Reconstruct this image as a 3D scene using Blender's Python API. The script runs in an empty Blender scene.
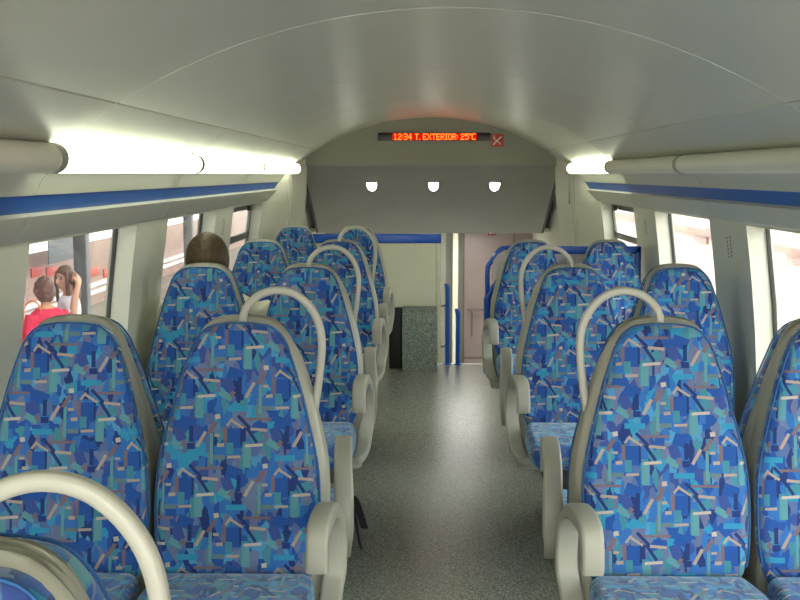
import bpy, bmesh, math, random
from mathutils import Vector, Matrix, Euler
random.seed(7)
SC = bpy.context.scene
COL = SC.collection
PI = math.pi

# ------------------------------------------------------------------ materials
def lin(c):
    return tuple(((v/255)/12.92 if v/255 <= .04045 else ((v/255+.055)/1.055)**2.4) for v in c)

class NT:
    def __init__(s, name):
        s.m = bpy.data.materials.new(name); s.m.use_nodes = True
        s.t = s.m.node_tree; s.t.nodes.clear()
        s.out = s.t.nodes.new('ShaderNodeOutputMaterial')
    def n(s, typ, **kw):
        nd = s.t.nodes.new(typ)
        for k, v in kw.items(): setattr(nd, k, v)
        return nd
    def l(s, a, b): s.t.links.new(a, b)
    def val(s, sock, v):
        if hasattr(v, 'links'): s.l(v, sock)
        else: sock.default_value = v
    def math(s, op, a, b=None, c=None):
        nd = s.n('ShaderNodeMath', operation=op)
        for i, v in enumerate((a, b, c)):
            if v is not None: s.val(nd.inputs[i], v)
        return nd.outputs[0]
    def vec(s, op, a, b=None, c=None):
        nd = s.n('ShaderNodeVectorMath', operation=op)
        for i, v in enumerate((a, b, c)):
            if v is not None: s.val(nd.inputs[i], v)
        return nd.outputs['Value'] if op in ('DOT_PRODUCT', 'LENGTH') else nd.outputs[0]
    def mix(s, f, a, b):
        nd = s.n('ShaderNodeMix', data_type='RGBA')
        s.val(nd.inputs[0], f)
        s.val(nd.inputs[6], a if hasattr(a, 'links') else (*a, 1)); s.val(nd.inputs[7], b if hasattr(b, 'links') else (*b, 1))
        return nd.outputs[2]
    def ramp(s, f, stops, const=False):
        nd = s.n('ShaderNodeValToRGB'); cr = nd.color_ramp
        if const: cr.interpolation = 'CONSTANT'
        while len(cr.elements) < len(stops): cr.elements.new(.5)
        for e, (p, c) in zip(cr.elements, stops): e.position = p; e.color = (*c, 1)
        s.l(f, nd.inputs[0]); return nd.outputs[0]
    def bsdf(s, col, rough=.5, spec=.5, metal=0, normal=None, sheen=0):
        b = s.n('ShaderNodeBsdfPrincipled')
        s.val(b.inputs['Base Color'], col if hasattr(col, 'links') else (*col, 1))
        s.val(b.inputs['Roughness'], rough); b.inputs['Metallic'].default_value = metal
        b.inputs['Specular IOR Level'].default_value = spec
        if sheen: b.inputs['Sheen Weight'].default_value = sheen
        if normal is not None: s.l(normal, b.inputs['Normal'])
        s.l(b.outputs[0], s.out.inputs[0]); return b

def plastic(name, rgb, rough=.4, var=.06, scale=6, spec=.5, metal=0, bump=0, bscale=400):
    t = NT(name); c = lin(rgb)
    tc = t.n('ShaderNodeTexCoord')
    nz = t.n('ShaderNodeTexNoise'); nz.inputs['Scale'].default_value = scale; nz.inputs['Detail'].default_value = 4
    t.l(tc.outputs['Object'], nz.inputs['Vector'])
    col = t.ramp(nz.outputs[0], [(.3, tuple(v*(1-var) for v in c)), (.7, tuple(min(1, v*(1+var)) for v in c))])
    nrm = None
    if bump:
        n2 = t.n('ShaderNodeTexNoise'); n2.inputs['Scale'].default_value = bscale
        t.l(tc.outputs['Object'], n2.inputs['Vector'])
        bp = t.n('ShaderNodeBump'); bp.inputs['Strength'].default_value = bump; bp.inputs['Distance'].default_value = .002
        t.l(n2.outputs[0], bp.inputs['Height']); nrm = bp.outputs[0]
    t.bsdf(col, rough, spec, metal, nrm); return t.m

def emit(name, rgb, strength):
    t = NT(name); e = t.n('ShaderNodeEmission')
    e.inputs[0].default_value = (*lin(rgb), 1); e.inputs[1].default_value = strength
    t.l(e.outputs[0], t.out.inputs[0]); return t.m

def glass(name, tint=(235, 240, 238), refl=.9):
    t = NT(name)
    tr = t.n('ShaderNodeBsdfTransparent'); tr.inputs[0].default_value = (*lin(tint), 1)
    gl = t.n('ShaderNodeBsdfGlossy'); gl.inputs['Roughness'].default_value = .02
    fr = t.n('ShaderNodeFresnel'); fr.inputs[0].default_value = 1.45
    mx = t.n('ShaderNodeMixShader')
    t.l(t.math('MULTIPLY', fr.outputs[0], refl), mx.inputs[0]); t.l(tr.outputs[0], mx.inputs[1]); t.l(gl.outputs[0], mx.inputs[2])
    t.l(mx.outputs[0], t.out.inputs[0]); return t.m

def fabric():
    t = NT('moquette')
    uv = t.n('ShaderNodeUVMap'); uv.uv_map = 'UVMap'
    oi = t.n('ShaderNodeObjectInfo')
    off = t.n('ShaderNodeCombineXYZ'); t.l(oi.outputs['Random'], off.inputs[0])
    t.l(t.math('MULTIPLY', oi.outputs['Random'], 3.7), off.inputs[1])
    p = t.vec('ADD', uv.outputs[0], off.outputs[0])
    # patchwork ground of blues
    vs = t.vec('MULTIPLY', p, (44, 34, 1))
    vo = t.n('ShaderNodeTexVoronoi', voronoi_dimensions='2D', distance='CHEBYCHEV'); vo.inputs['Scale'].default_value = 1
    t.l(vs, vo.inputs['Vector'])
    sep = t.n('ShaderNodeSeparateColor'); t.l(vo.outputs['Color'], sep.inputs[0])
    B = {'navy': (28, 52, 112), 'deep': (30, 80, 156), 'mid': (46, 106, 178), 'sky': (74, 144, 190), 'cyan': (46, 140, 182),
         'teal': (64, 132, 152), 'sea': (88, 146, 158), 'purple': (82, 104, 154), 'grape': (54, 78, 146), 'grey': (100, 118, 156),
         'tan': (166, 152, 142), 'pale': (182, 174, 166), 'rust': (116, 100, 112), 'mauve': (100, 108, 146), 'olive': (94, 122, 128)}
    B = {k: lin(v) for k, v in B.items()}
    col = t.ramp(sep.outputs[0], [(0, B['deep']), (.16, B['mid']), (.34, B['purple']), (.46, B['cyan']), (.58, B['deep']), (.68, B['grey']), (.8, B['sky']), (.92, B['grape'])], True)
    vs2 = t.vec('MULTIPLY', p, (62, 26, 1))
    vo2 = t.n('ShaderNodeTexVoronoi', voronoi_dimensions='2D', distance='MANHATTAN'); vo2.inputs['Scale'].default_value = 1
    t.l(vs2, vo2.inputs['Vector'])
    sp2 = t.n('ShaderNodeSeparateColor'); t.l(vo2.outputs['Color'], sp2.inputs[0])
    c2 = t.ramp(sp2.outputs[1], [(0, B['navy']), (.3, B['mid']), (.55, B['teal']), (.75, B['mauve'])], True)
    col = t.mix(t.math('GREATER_THAN', sp2.outputs[0], .66), col, c2)
    # the repeat: bars and patches on a diagonal lattice, measured off the cloth
    a = .126; k = .0006
    ip = t.n('ShaderNodeCombineXYZ')
    t.l(t.vec('DOT_PRODUCT', p, (1/(2*a), 1/(2*a), 0)), ip.inputs[0])
    t.l(t.vec('DOT_PRODUCT', p, (1/(2*a), -1/(2*a), 0)), ip.inputs[1])
    st = ip.outputs[0]
    R = [ # cx, cy, length, height, angle, colour (sheet units, y down)
        (320, 285, 34, 104, 0, 'teal'), (535, 85, 34, 96, 0, 'sea'), (375, 100, 24, 56, 0, 'olive'), (205, 292, 50, 34, 0, 'olive'),
        (270, 218, 66, 84, 0, 'deep'), (230, 205, 17, 84, 0, 'rust'), (300, 205, 10, 90, 0, 'navy'), (280, 92, 90, 24, 0, 'cyan'),
        (255, 50, 46, 26, 0, 'purple'), (290, 42, 34, 26, 0, 'navy'), (405, 205, 22, 56, 0, 'mauve'), (368, 215, 60, 40, 25, 'teal'),
        (345, 205, 14, 80, 35, 'navy'), (312, 150, 80, 14, -45, 'navy'), (370, 136, 130, 14, 0, 'rust'), (450, 200, 44, 60, 20, 'grape'),
        (440, 245, 60, 28, -30, 'sea'), (170, 260, 14, 130, 0, 'sea'), (175, 172, 66, 22, 58, 'rust'), (420, 60, 60, 40, 0, 'mid'),
        (480, 155, 70, 50, -20, 'deep'), (500, 200, 18, 70, 0, 'navy'), (250, 262, 30, 50, 0, 'teal'),
        (247, 150, 42, 12, 52, 'tan'), (282, 158, 70, 13, -32, 'tan'), (375, 181, 78, 15, -5, 'tan'), (355, 248, 84, 15, 4, 'pale'),
        (545, 222, 80, 17, 60, 'tan'), (478, 88, 62, 14, 2, 'tan'), (195, 126, 24, 24, 10, 'pale'), (194, 206, 26, 14, 0, 'tan'),
        (210, 248, 32, 18, 4, 'tan'), (468, 240, 30, 22, 60, 'rust')]
    for cx, cy, w, h, ang, cn in R:
        X, Y = cx*k, -cy*k; th = math.radians(ang)
        c = ((X+Y)/(2*a), (X-Y)/(2*a), 0)
        d = t.vec('SUBTRACT', st, c)
        d = t.vec('WRAP', d, (.5, .5, .5), (-.5, -.5, -.5))
        ux, uy = math.cos(th), math.sin(th)
        u = t.vec('DOT_PRODUCT', d, (a*(ux+uy), a*(ux-uy), 0))
        v = t.vec('DOT_PRODUCT', d, (a*(-uy+ux), a*(-uy-ux), 0))
        if cn in ('tan', 'pale', 'rust'): w, h = w*.92, h*.82
        f = t.math('MULTIPLY', t.math('COMPARE', u, 0., w*k/2), t.math('COMPARE', v, 0., h*k/2))
        col = t.mix(f, col, B[cn])
    nz = t.n('ShaderNodeTexNoise'); nz.inputs['Scale'].default_value = 900
    t.l(p, nz.inputs['Vector'])
    bp = t.n('ShaderNodeBump'); bp.inputs['Strength'].default_value = .25; bp.inputs['Distance'].default_value = .001
    t.l(nz.outputs[0], bp.inputs['Height'])
    b = t.bsdf(col, .8, .3, 0, bp.outputs[0], .5); b.inputs['Sheen Tint'].default_value = (.6, .8, 1, 1); b.inputs['Sheen Roughness'].default_value = .45; return t.m

def speckle(name, base, dark, light, scale=330, rough=.3, spec=.5):
    t = NT(name); tc = t.n('ShaderNodeTexCoord')
    vo = t.n('ShaderNodeTexVoronoi'); vo.inputs['Scale'].default_value = scale
    t.l(tc.outputs['Object'], vo.inputs['Vector'])
    sp = t.n('ShaderNodeSeparateColor'); t.l(vo.outputs['Color'], sp.inputs[0])
    b, d, l = lin(base), lin(dark), lin(light)
    c = t.ramp(sp.outputs[0], [(0, d), (.28, b), (.74, tuple((x+y)/2 for x, y in zip(b, l))), (.88, l)], True)
    nz = t.n('ShaderNodeTexNoise'); nz.inputs['Scale'].default_value = 1.6; nz.inputs['Detail'].default_value = 5
    t.l(tc.outputs['Object'], nz.inputs['Vector'])
    r = t.n('ShaderNodeMapRange'); r.inputs[3].default_value = rough*.97; r.inputs[4].default_value = rough*1.03
    t.l(nz.outputs[0], r.inputs[0])
    t.bsdf(c, r.outputs[0], spec); return t.m

M = {}
M['ceil'] = plastic('ceiling_laminate', (194, 195, 182), .34, .03, 2)
M['wall'] = plastic('wall_laminate', (208, 209, 194), .42, .03, 3)
M['cove'] = plastic('cove_plastic', (190, 191, 178), .38, .03, 3)
M['stripe'] = plastic('blue_stripe_film', (38, 92, 176), .4, .05, 3)
M['bulk_up'] = plastic('bulkhead_laminate', (132, 132, 114), .5, .04, 3)
M['bulk'] = plastic('bulkhead_fabric_panel', (128, 126, 118), .6, .05, 3, bump=.2, bscale=300)
M['shell'] = plastic('seat_shell_plastic', (160, 160, 147), .42, .04, 8, bump=.08, bscale=700)
M['arm'] = plastic('armrest_plastic', (168, 168, 156), .42, .04, 8, bump=.08, bscale=700)
M['handle'] = plastic('handle_plastic', (176, 176, 164), .38, .03, 8)
M['pan'] = plastic('seat_pan_plastic', (92, 92, 88), .5, .05)
M['dark'] = plastic('dark_rubber', (30, 30, 32), .5, .05)
M['frame'] = plastic('window_frame_metal', (92, 94, 92), .35, .05, 5, .5, .5)
M['blue'] = plastic('blue_painted_metal', (18, 92, 206), .32, .04, 5)
M['white'] = plastic('white_panel', (222, 222, 200), .4, .03, 3)
M['cap'] = plastic('lamp_cap_plastic', (150, 150, 138), .4, .03)
M['diff'] = plastic('lamp_diffuser_plastic', (218, 218, 200), .35, .02)
M['lit'] = emit('lamp_light', (250, 255, 222), 3.8)
M['litrear'] = M['lit']
M['spot'] = emit('spot_light', (255, 250, 238), 14.0)
M['ledred'] = emit('led_red', (255, 88, 32), 4.5)
M['ledback'] = emit('led_backglow', (200, 24, 8), .8)
M['ledbox'] = plastic('led_housing', (26, 20, 18), .3, .05)
M['signred'] = plastic('sign_red', (176, 44, 26), .45, .05)
M['signwhite'] = plastic('sign_white', (236, 226, 206), .45, .03)
M['door'] = plastic('door_grey_pink', (128, 114, 110), .4, .03, 3)
M['doordark'] = plastic('door_groove', (92, 84, 80), .5, .05)
M['vest'] = plastic('vestibule_grey', (128, 130, 118), .5, .05)
M['steel'] = plastic('steel', (170, 172, 170), .3, .05, 5, .5, .8)
M['glass'] = glass('window_glass', refl=.28)
M['fab'] = fabric()
M['piping'] = plastic('blue_piping', (40, 92, 152), .8, .05, 20)
M['floor'] = speckle('speckled_vinyl', (136, 141, 132), (92, 96, 92), (190, 195, 184), 300, .27, .5)
M['carpet'] = speckle('grey_carpet', (132, 142, 136), (92, 100, 98), (186, 192, 184), 260, .8, .2)
M['skin'] = plastic('skin', (208, 158, 130), .5, .05, 20)
M['hair'] = plastic('dark_brown_hair', (74, 58, 36), .5, .35, 60, .5, bump=.9, bscale=160)
M['hair2'] = plastic('reddish_brown_hair', (112, 74, 56), .5, .35, 60, .5, bump=.9, bscale=120)
M['hair3'] = plastic('brown_hair', (104, 76, 58), .5, .3, 50, .5, bump=.7, bscale=120)
M['cream'] = plastic('cream_shirt', (226, 222, 200), .8, .04, 12, .2, bump=.3, bscale=60)
M['pink'] = plastic('pink_red_jumper', (226, 62, 92), .85, .06, 14, .2, bump=.4, bscale=80)
M['whitetop'] = plastic('white_cotton', (236, 232, 240), .85, .03, 12, .2, bump=.3, bscale=60)
M['jeans'] = plastic('denim', (54, 62, 92), .85, .1, 30, .2)
M['black'] = plastic('black_cloth', (26, 26, 30), .8, .1, 20, .2)
M['eye'] = plastic('eye', (40, 30, 26), .2, .02)
M['lips'] = plastic('lips', (176, 92, 86), .5, .03)
M['orange'] = plastic('orange_bag', (236, 130, 84), .7, .08, 20)
M['concrete'] = plastic('platform_concrete', (150, 138, 130), .7, .08, 1.2)
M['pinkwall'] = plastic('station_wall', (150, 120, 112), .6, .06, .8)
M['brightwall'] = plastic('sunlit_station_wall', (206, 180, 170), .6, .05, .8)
M['greywall'] = plastic('grey_fascia', (96, 98, 104), .6, .06, 1)
M['tube'] = emit('station_white_emitter', (255, 255, 250), 3.0)  # emissive white for the bars and boxes on the left station wall
M['rail'] = plastic('white_rail', (244, 244, 240), .4, .02)

# ------------------------------------------------------------------ mesh helpers
def data(name, verts, faces, mats, uv=None, smooth=40, fm=None):
    me = bpy.data.meshes.new(name)
    me.from_pydata([tuple(v) for v in verts], [], faces)
    for m in (mats if isinstance(mats, (list, tuple)) else [mats]): me.materials.append(m)
    if fm: me.polygons.foreach_set('material_index', fm)
    if uv:
        l = me.uv_layers.new(name='UVMap')
        for i, lp in enumerate(me.loops): l.data[i].uv = uv[lp.vertex_index]
    bm = bmesh.new(); bm.from_mesh(me); bmesh.ops.recalc_face_normals(bm, faces=bm.faces); bm.to_mesh(me); bm.free()
    if smooth:
        me.polygons.foreach_set('use_smooth', [True]*len(me.polygons))
        me.set_sharp_from_angle(angle=math.radians(smooth))
    me.update(); return me

def link(name, me, parent=None, loc=(0, 0, 0), rot=(0, 0, 0)):
    o = bpy.data.objects.new(name, me); COL.objects.link(o)
    o.location = loc; o.rotation_euler = rot
    if parent: o.parent = parent
    return o
def thing(name, label, cat, loc=(0, 0, 0), rotz=0, group=None):
    o = link(name, None, None, loc, (0, 0, rotz)); return tag(o, label, cat, group)
def tag(o, label, cat, group=None):
    o['label'] = label; o['category'] = cat
    if group: o['group'] = group
    return o
def struct(o, label=None):
    o['kind'] = 'structure'
    return o

class Geo:
    def __init__(s): s.v = []; s.f = []; s.fm = []; s.uv = []
    def add(s, vs, fs, mi=0, uv=None):
        b = len(s.v); s.v += [tuple(x) for x in vs]; s.f += [tuple(i+b for i in f) for f in fs]; s.fm += [mi]*len(fs)
        s.uv += uv if uv else [(x[0], x[1]) for x in vs]
        return s
    def box(s, x0, x1, y0, y1, z0, z1, mi=0, bev=0):
        if bev <= 0:
            v = [(x, y, z) for x in (x0, x1) for y in (y0, y1) for z in (z0, z1)]
            return s.add(v, [(0, 1, 3, 2), (4, 6, 7, 5), (0, 4, 5, 1), (2, 3, 7, 6), (0, 2, 6, 4), (1, 5, 7, 3)], mi)
        bm = bmesh.new(); bmesh.ops.create_cube(bm, size=1)
        for v in bm.verts: v.co = ((x0+x1)/2+v.co.x*(x1-x0), (y0+y1)/2+v.co.y*(y1-y0), (z0+z1)/2+v.co.z*(z1-z0))
        bmesh.ops.bevel(bm, geom=bm.edges[:], offset=bev, segments=3, affect='EDGES', profile=.5)
        bm.verts.index_update()
        s.add([v.co[:] for v in bm.verts], [[v.index for v in f.verts] for f in bm.faces], mi); bm.free(); return s
    def loft(s, rings, caps=True, closed=False, mi=0, uv=None):
        n = len(rings[0]); vs = [p for r in rings for p in r]; fs = []
        m = len(rings)
        for i in range(m if closed else m-1):
            j = (i+1) % m
            for k in range(n): fs.append((i*n+k, i*n+(k+1) % n, j*n+(k+1) % n, j*n+k))
        if caps and not closed: fs += [tuple(range(n)), tuple((m-1)*n+k for k in range(n))]
        return s.add(vs, fs, mi, uv)
    def tube(s, path, r, seg=12, closed=False, mi=0, flat=None, up=Vector((0, 0, 1))):
        """path of points; r a number, or one per point; flat=(a,b): rounded-rectangle section half sizes (a along side, b along normal)"""
        P = [Vector(p) for p in path]; n = len(P)
        R = r if isinstance(r, (list, tuple)) else [r]*n
        T = []
        for i in range(n):
            a = P[i-1] if (i > 0 or closed) else P[i]; b = P[(i+1) % n] if (i < n-1 or closed) else P[i]
            T.append((b-a).normalized())
        ref = up if abs(T[0].dot(up)) < .95 else Vector((1, 0, 0))
        N = (ref - T[0]*ref.dot(T[0])).normalized(); rings = []
        for i in range(n):
            N = (N - T[i]*N.dot(T[i])).normalized(); Bv = T[i].cross(N)
            if flat:
                ring = [P[i] + Bv*x + N*y for x, y in rrect(flat[0]*R[i], flat[1]*R[i], min(flat)*R[i]*.75, 4)]
            else:
                ring = [P[i] + N*R[i]*math.cos(2*PI*k/seg) + Bv*R[i]*math.sin(2*PI*k/seg) for k in range(seg)]
            rings.append(ring)
        return s.loft(rings, True, closed, mi)
    def ball(s, c, r, mi=0, nu=20, nv=12):
        r = r if isinstance(r, (tuple, list)) else (r, r, r); rings = []
        for i in range(nv+1):
            th = PI*(.02+.96*i/nv)
            rings.append([(c[0]+r[0]*math.sin(th)*math.cos(2*PI*k/nu), c[1]+r[1]*math.sin(th)*math.sin(2*PI*k/nu), c[2]+r[2]*math.cos(th)) for k in range(nu)])
        return s.loft(rings, mi=mi)
    def disc(s, c, r, h, axis, seg=24, mi=0):
        ax = Vector(axis).normalized(); c = Vector(c)
        return s.tube([c-ax*h/2, c+ax*h/2], r, seg, mi=mi)
    def data(s, name, mats, smooth=40, uv=False):
        return data(name, s.v, s.f, mats, s.uv if uv else None, smooth, s.fm)
    def build(s, name, mats, parent=None, loc=(0, 0, 0), rot=(0, 0, 0), smooth=40, uv=False):
        return link(name, s.data(name, mats, smooth, uv), parent, loc, rot)

def rrect(hw, hd, r, n=5):
    r = min(r, hw*.98, hd*.98); out = []
    for cx, cy, a0 in ((hw-r, hd-r, 0), (-hw+r, hd-r, PI/2), (-hw+r, -hd+r, PI), (hw-r, -hd+r, 1.5*PI)):
        for i in range(n+1):
            a = a0+PI/2*i/n; out.append((cx+r*math.cos(a), cy+r*math.sin(a)))
    return out

def interp(tab, x):
    """Catmull-like smooth interpolation of a table sorted by x ascending"""
    if x <= tab[0][0]: return tab[0][1]
    if x >= tab[-1][0]: return tab[-1][1]
    for i in range(len(tab)-1):
        x0, y0 = tab[i]; x1, y1 = tab[i+1]
        if x0 <= x <= x1:
            def slope(j):
                if j <= 0 or j >= len(tab)-1:
                    j0, j1 = (0, 1) if j <= 0 else (len(tab)-2, len(tab)-1)
                else: j0, j1 = j-1, j+1
                return (tab[j1][1]-tab[j0][1])/(tab[j1][0]-tab[j0][0])
            h = x1-x0; t = (x-x0)/h; m0, m1 = slope(i)*h, slope(i+1)*h
            return (2*t**3-3*t*t+1)*y0+(t**3-2*t*t+t)*m0+(-2*t**3+3*t*t)*y1+(t**3-t*t)*m1
def lint(tab, x):
    if x <= tab[0][0]: return tab[0][1]
    for (x0, y0), (x1, y1) in zip(tab, tab[1:]):
        if x <= x1: return y0+(y1-y0)*(x-x0)/(x1-x0)
    return tab[-1][1]
def smoothpath(pts, n=6):
    """Catmull-Rom through the points"""
    P = [Vector(p) for p in pts]; out = []
    for i in range(len(P)-1):
        p0 = P[max(0, i-1)]; p1 = P[i]; p2 = P[i+1]; p3 = P[min(len(P)-1, i+2)]
        for k in range(n):
            t = k/n
            out.append(.5*((2*p1)+(p2-p0)*t+(2*p0-5*p1+4*p2-p3)*t*t+(3*p1-p0-3*p2+p3)*t**3))
    out.append(P[-1]); return out

# ------------------------------------------------------------------ camera (a little left of the aisle, just over the seats)
F = 1140.0
cam = bpy.data.cameras.new('camera'); cam.sensor_fit = 'HORIZONTAL'; cam.sensor_width = 36; cam.lens = F/800*36
cam.clip_start = .05; cam.clip_end = 300
co = bpy.data.objects.new('camera', cam); COL.objects.link(co)
CX, CZ = -.08, 1.59
co.location = (CX, 0, CZ)
pitch = math.atan(126/F); yaw = math.atan(21/F*math.cos(pitch))
co.rotation_euler = (PI/2-pitch, 0, yaw)
SC.camera = co

# ------------------------------------------------------------------ the car body
Y0, Y1 = -3.0, 9.32
JOINTS = [-2.2, -.4, 1.4, 3.17, 5.05, 6.92]
WALL = [(0, 1.30), (.6, 1.30), (.95, 1.277), (1.2, 1.252), (1.40, 1.224), (1.60, 1.218), (2.10, 1.218)]
def xin(z): return lint(WALL, z)
def shift(y): return lint([(8.42, 0), (9.0, .125), (9.32, .21)], y)
WINS = {-1: [(-2.15, -.95), (-.35, .85), (1.5, 2.75), (3.32, 4.59), (5.16, 6.4), (6.98, 8.26)],
        1: [(-2.15, -.95), (-.35, .85), (1.5, 2.75), (3.35, 4.61), (5.2, 6.42), (7.06, 8.34)]}
ZS, ZT = .74, 1.385
def wall(side):
    g = Geo()
    ys = sorted(set([Y0] + [y for w in WINS[side] for y in w] + [8.42, 9.0] + [Y1]))
    zs = [0, .2, .4, .6, ZS, .85, .95, 1.05, 1.15, 1.25, ZT, 1.45, 1.6, 1.8]
    hole = lambda a, b, c, d: any(w[0]-1e-4 <= a and b <= w[1]+1e-4 for w in WINS[side]) and c >= ZS-1e-4 and d <= ZT+1e-4
    for k in (0, 1):
        for y, yy in zip(ys, ys[1:]):
            for z, zz in zip(zs, zs[1:]):
                if hole(y, yy, z, zz): continue
                P = []
                for a, b in ((y, z), (yy, z), (yy, zz), (y, zz)):
                    P.append((side*(xin(b)-shift(a)+(.10+shift(a) if k else 0)), a, b))
                g.add(P, [(0, 1, 2, 3)])
    hz = [z for z in zs if ZS-1e-4 <= z <= ZT+1e-4]
    for a, b in WINS[side]:
        for y in (a, b):
            for z, zz in zip(hz, hz[1:]):
                g.add([(side*xin(z), y, z), (side*(xin(z)+.1), y, z), (side*(xin(zz)+.1), y, zz), (side*xin(zz), y, zz)], [(0, 1, 2, 3)])
        for z in (ZS, ZT):
            g.add([(side*xin(z), a, z), (side*(xin(z)+.1), a, z), (side*(xin(z)+.1), b, z), (side*xin(z), b, z)], [(0, 1, 2, 3)])
    o = g.build('wall_left' if side < 0 else 'wall_right', M['wall'], smooth=12)
    return struct(o)
W = {-1: wall(-1), 1: wall(1)}

wn = 0
for side in (-1, 1):
    for i, (a, b) in enumerate(WINS[side]):
        wn += 1
        g = Geo()
        fw = .012 if i < 5 else .045
        mats = M['dark'] if i < 5 else M['frame']
        dx = .078
        def pt(y, z, d): return (side*(xin(z)+d), y, z)
        def bar(y0, y1, z0, z1, d0=dx-.003, d1=dx+.012):
            zz = [z0, (z0+z1)/2, z1]
            rings = [[pt(y0, z, d0), pt(y1, z, d0), pt(y1, z, d1), pt(y0, z, d1)] for z in zz]
            g.loft(rings)
        bar(a+.001, a+fw, ZS+.001, ZT-.001); bar(b-fw, b-.001, ZS+.001, ZT-.001); bar(a+.001, b-.001, ZS+.001, ZS+fw); bar(a+.001, b-.001, ZT-fw, ZT-.001)
        if i == 5: bar(a+fw, b-fw, 1.13, 1.175)
        o = g.build('window_%d' % wn, mats, smooth=0); struct(o)
        gl = Geo(); zz = [ZS+.005, .85, .95, 1.05, 1.2, ZT-.005]
        gl.loft([[pt(a+.005, z, dx), pt(b-.005, z, dx), pt(b-.005, z, dx+.006), pt(a+.005, z, dx+.006)] for z in zz])
        p = gl.build('pane', M['glass'], o, smooth=0)
        if i == 5:
            c = Geo(); yc = b-.30
            c.box(side*(xin(1.36)+.05)-.012, side*(xin(1.36)+.05)+.012, yc-.03, yc+.03, 1.335, 1.37, bev=.005)
            c.build('catch', M['dark'], o)

# speaker holes in the pillars
def holes(side, yc, zt):
    g = Geo()
    for k in range(6):
        for j in range(2):
            z = zt-.016*k-.008*j; y = yc+(j-.5)*.05
            x = side*(xin(z)+.0005)
            g.disc((x, y, z), 0.0055, .003, (1, 0, -.12*side), 10)
    return g
for side, yc, zt in ((1, 4.90, 1.325), (1, 6.73, 1.325), (-1, 6.68, 1.325)):
    g = holes(side, yc, zt); o = g.build('speaker_holes', M['dark'], W[side])

# floor
def slab(name, mat, x0, x1, y0, y1, z0, z1):
    return struct(Geo().box(x0, x1, y0, y1, z0, z1).build(name, mat, smooth=0))
slab('floor', M['floor'], -1.42, 1.42, Y0, 9.5, -.06, 0)

# ceiling section, with the panel joints let in as grooves
R = (.915**2+.255**2)/(2*.255); zc = 2.04-R
half = []
a0 = math.asin(.915/R)
for i in range(15):
    a = a0*i/14; half.append((R*math.sin(a), zc+R*math.cos(a)))
half += [(.9165, 1.800), (.9215, 1.800), (.922, 1.782), (.97, 1.747), (1.03, 1.703), (1.078, 1.668), (1.11, 1.664), (1.130, 1.64), (1.130, 1.605), (1.114, 1.592)]
prof = [(-x, z) for x, z in reversed(half[1:])] + half
def section_loft(prof, ys, name, mat, groove=.007, gw=.0035, thick=.05, parent=None):
    g = Geo(); rings = []
    st = []
    for y in ys: st.append((y, 0))
    for j in JOINTS: st += [(j-gw, 0), (j-gw*.6, groove), (j+gw*.6, groove), (j+gw, 0)]
    st.sort(); n = len(prof)
    nor = []
    for i in range(n):
        p, q = prof[max(0, i-1)], prof[min(n-1, i+1)]; dx, dz = q[0]-p[0], q[1]-p[1]; L = math.hypot(dx, dz); nor.append((-dz/L, dx/L))
    for y, gr in st: rings.append([(x+nx*gr, y, z+nz*gr) for (x, z), (nx, nz) in zip(prof, nor)])
    vs = [p for r in rings for p in r]
    fs = [(i*n+k, i*n+k+1, (i+1)*n+k+1, (i+1)*n+k) for i in range(len(rings)-1) for k in range(n-1)]
    g.add(vs, fs)
    return g.build(name, mat, parent, smooth=35)
struct(section_loft(prof, [Y0, Y1], 'ceiling', M['ceil']))
# roof skin over it, so daylight only comes by the windows
struct(Geo().box(-1.42, 1.42, Y0, Y1+4, 2.09, 2.13).build('ceiling_roof', M['ceil'], smooth=0))

# rounded cove under the lamps, with the blue line
for side in (-1, 1):
    cp = [(1.116, 1.592), (1.124, 1.586), (1.134, 1.575), (1.146, 1.552), (1.1545, 1.531), (1.162, 1.531), (1.184, 1.481), (1.169, 1.471),
          (1.176, 1.459), (1.186, 1.441), (1.200, 1.421), (1.209, 1.406), (1.214, 1.398), (1.222, 1.393), (1.30, 1.393)]
    cpp = [(side*x, z) for x, z in cp]
    if side > 0: cpp = cpp[::-1]
    ys = [Y0, 8.9]
    o = section_loft(cpp, ys, 'trim_1' if side < 0 else 'trim_2', M['cove'], groove=-.006, gw=.003); struct(o)
    o.name = 'trim_1' if side < 0 else 'trim_2'
    g = Geo()
    g.loft([[(side*1.1605, y, 1.5305), (side*1.1825, y, 1.4815), (side*1.1845, y, 1.4825), (side*1.1625, y, 1.5315)] for y in (Y0, 8.9)])
    g.build('blue_stripe', M['stripe'], o, smooth=0)
    # end face of the cove
    e = Geo(); n = len(cp)
    e.add([(side*x, 8.9, z) for x, z in cp]+[(side*1.30, 8.9, 1.592)], [tuple(range(n+1))])
    e.build('end_cap', M['cove'], o, smooth=0)

# lamps in the trough over the cove
LX, LZ, LR = 1.06, 1.632, .040
def lamp(side, a, b, lit, label):
    t = thing('strip_lamp', label, 'lamp', (side*LX, (a+b)/2, LZ), 0, 'strip lamps along the ceiling edges')
    L = (b-a)/2
    g = Geo(); ring = lambda y, r: [(r*math.cos(2*PI*k/28), y, r*math.sin(2*PI*k/28)) for k in range(28)]
    g.loft([ring(-L+.001, LR), ring(L-.055, LR)]); g.build('diffuser', M['lit'] if lit else M['diff'], t)
    c = Geo(); c.loft([ring(L-.062, LR-.004), ring(L-.060, LR+.0015), ring(L-.002, LR+.0015), ring(L-.0005, LR-.003)]); c.build('end_cap', M['cap'], t)
    return t
lamp(-1, 1.4, 3.05, False, 'unlit strip lamp at the upper left edge of the picture')
lamp(-1, 3.05, 4.98, True, 'longest glowing strip lamp on the left ceiling edge, next to the unlit one')
lamp(-1, 4.98, 6.92, True, 'middle one of the three glowing strip lamps along the left ceiling edge')
lamp(-1, 6.92, 9.02, True, 'glowing strip lamp on the left side, last before the end bulkhead')
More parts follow.
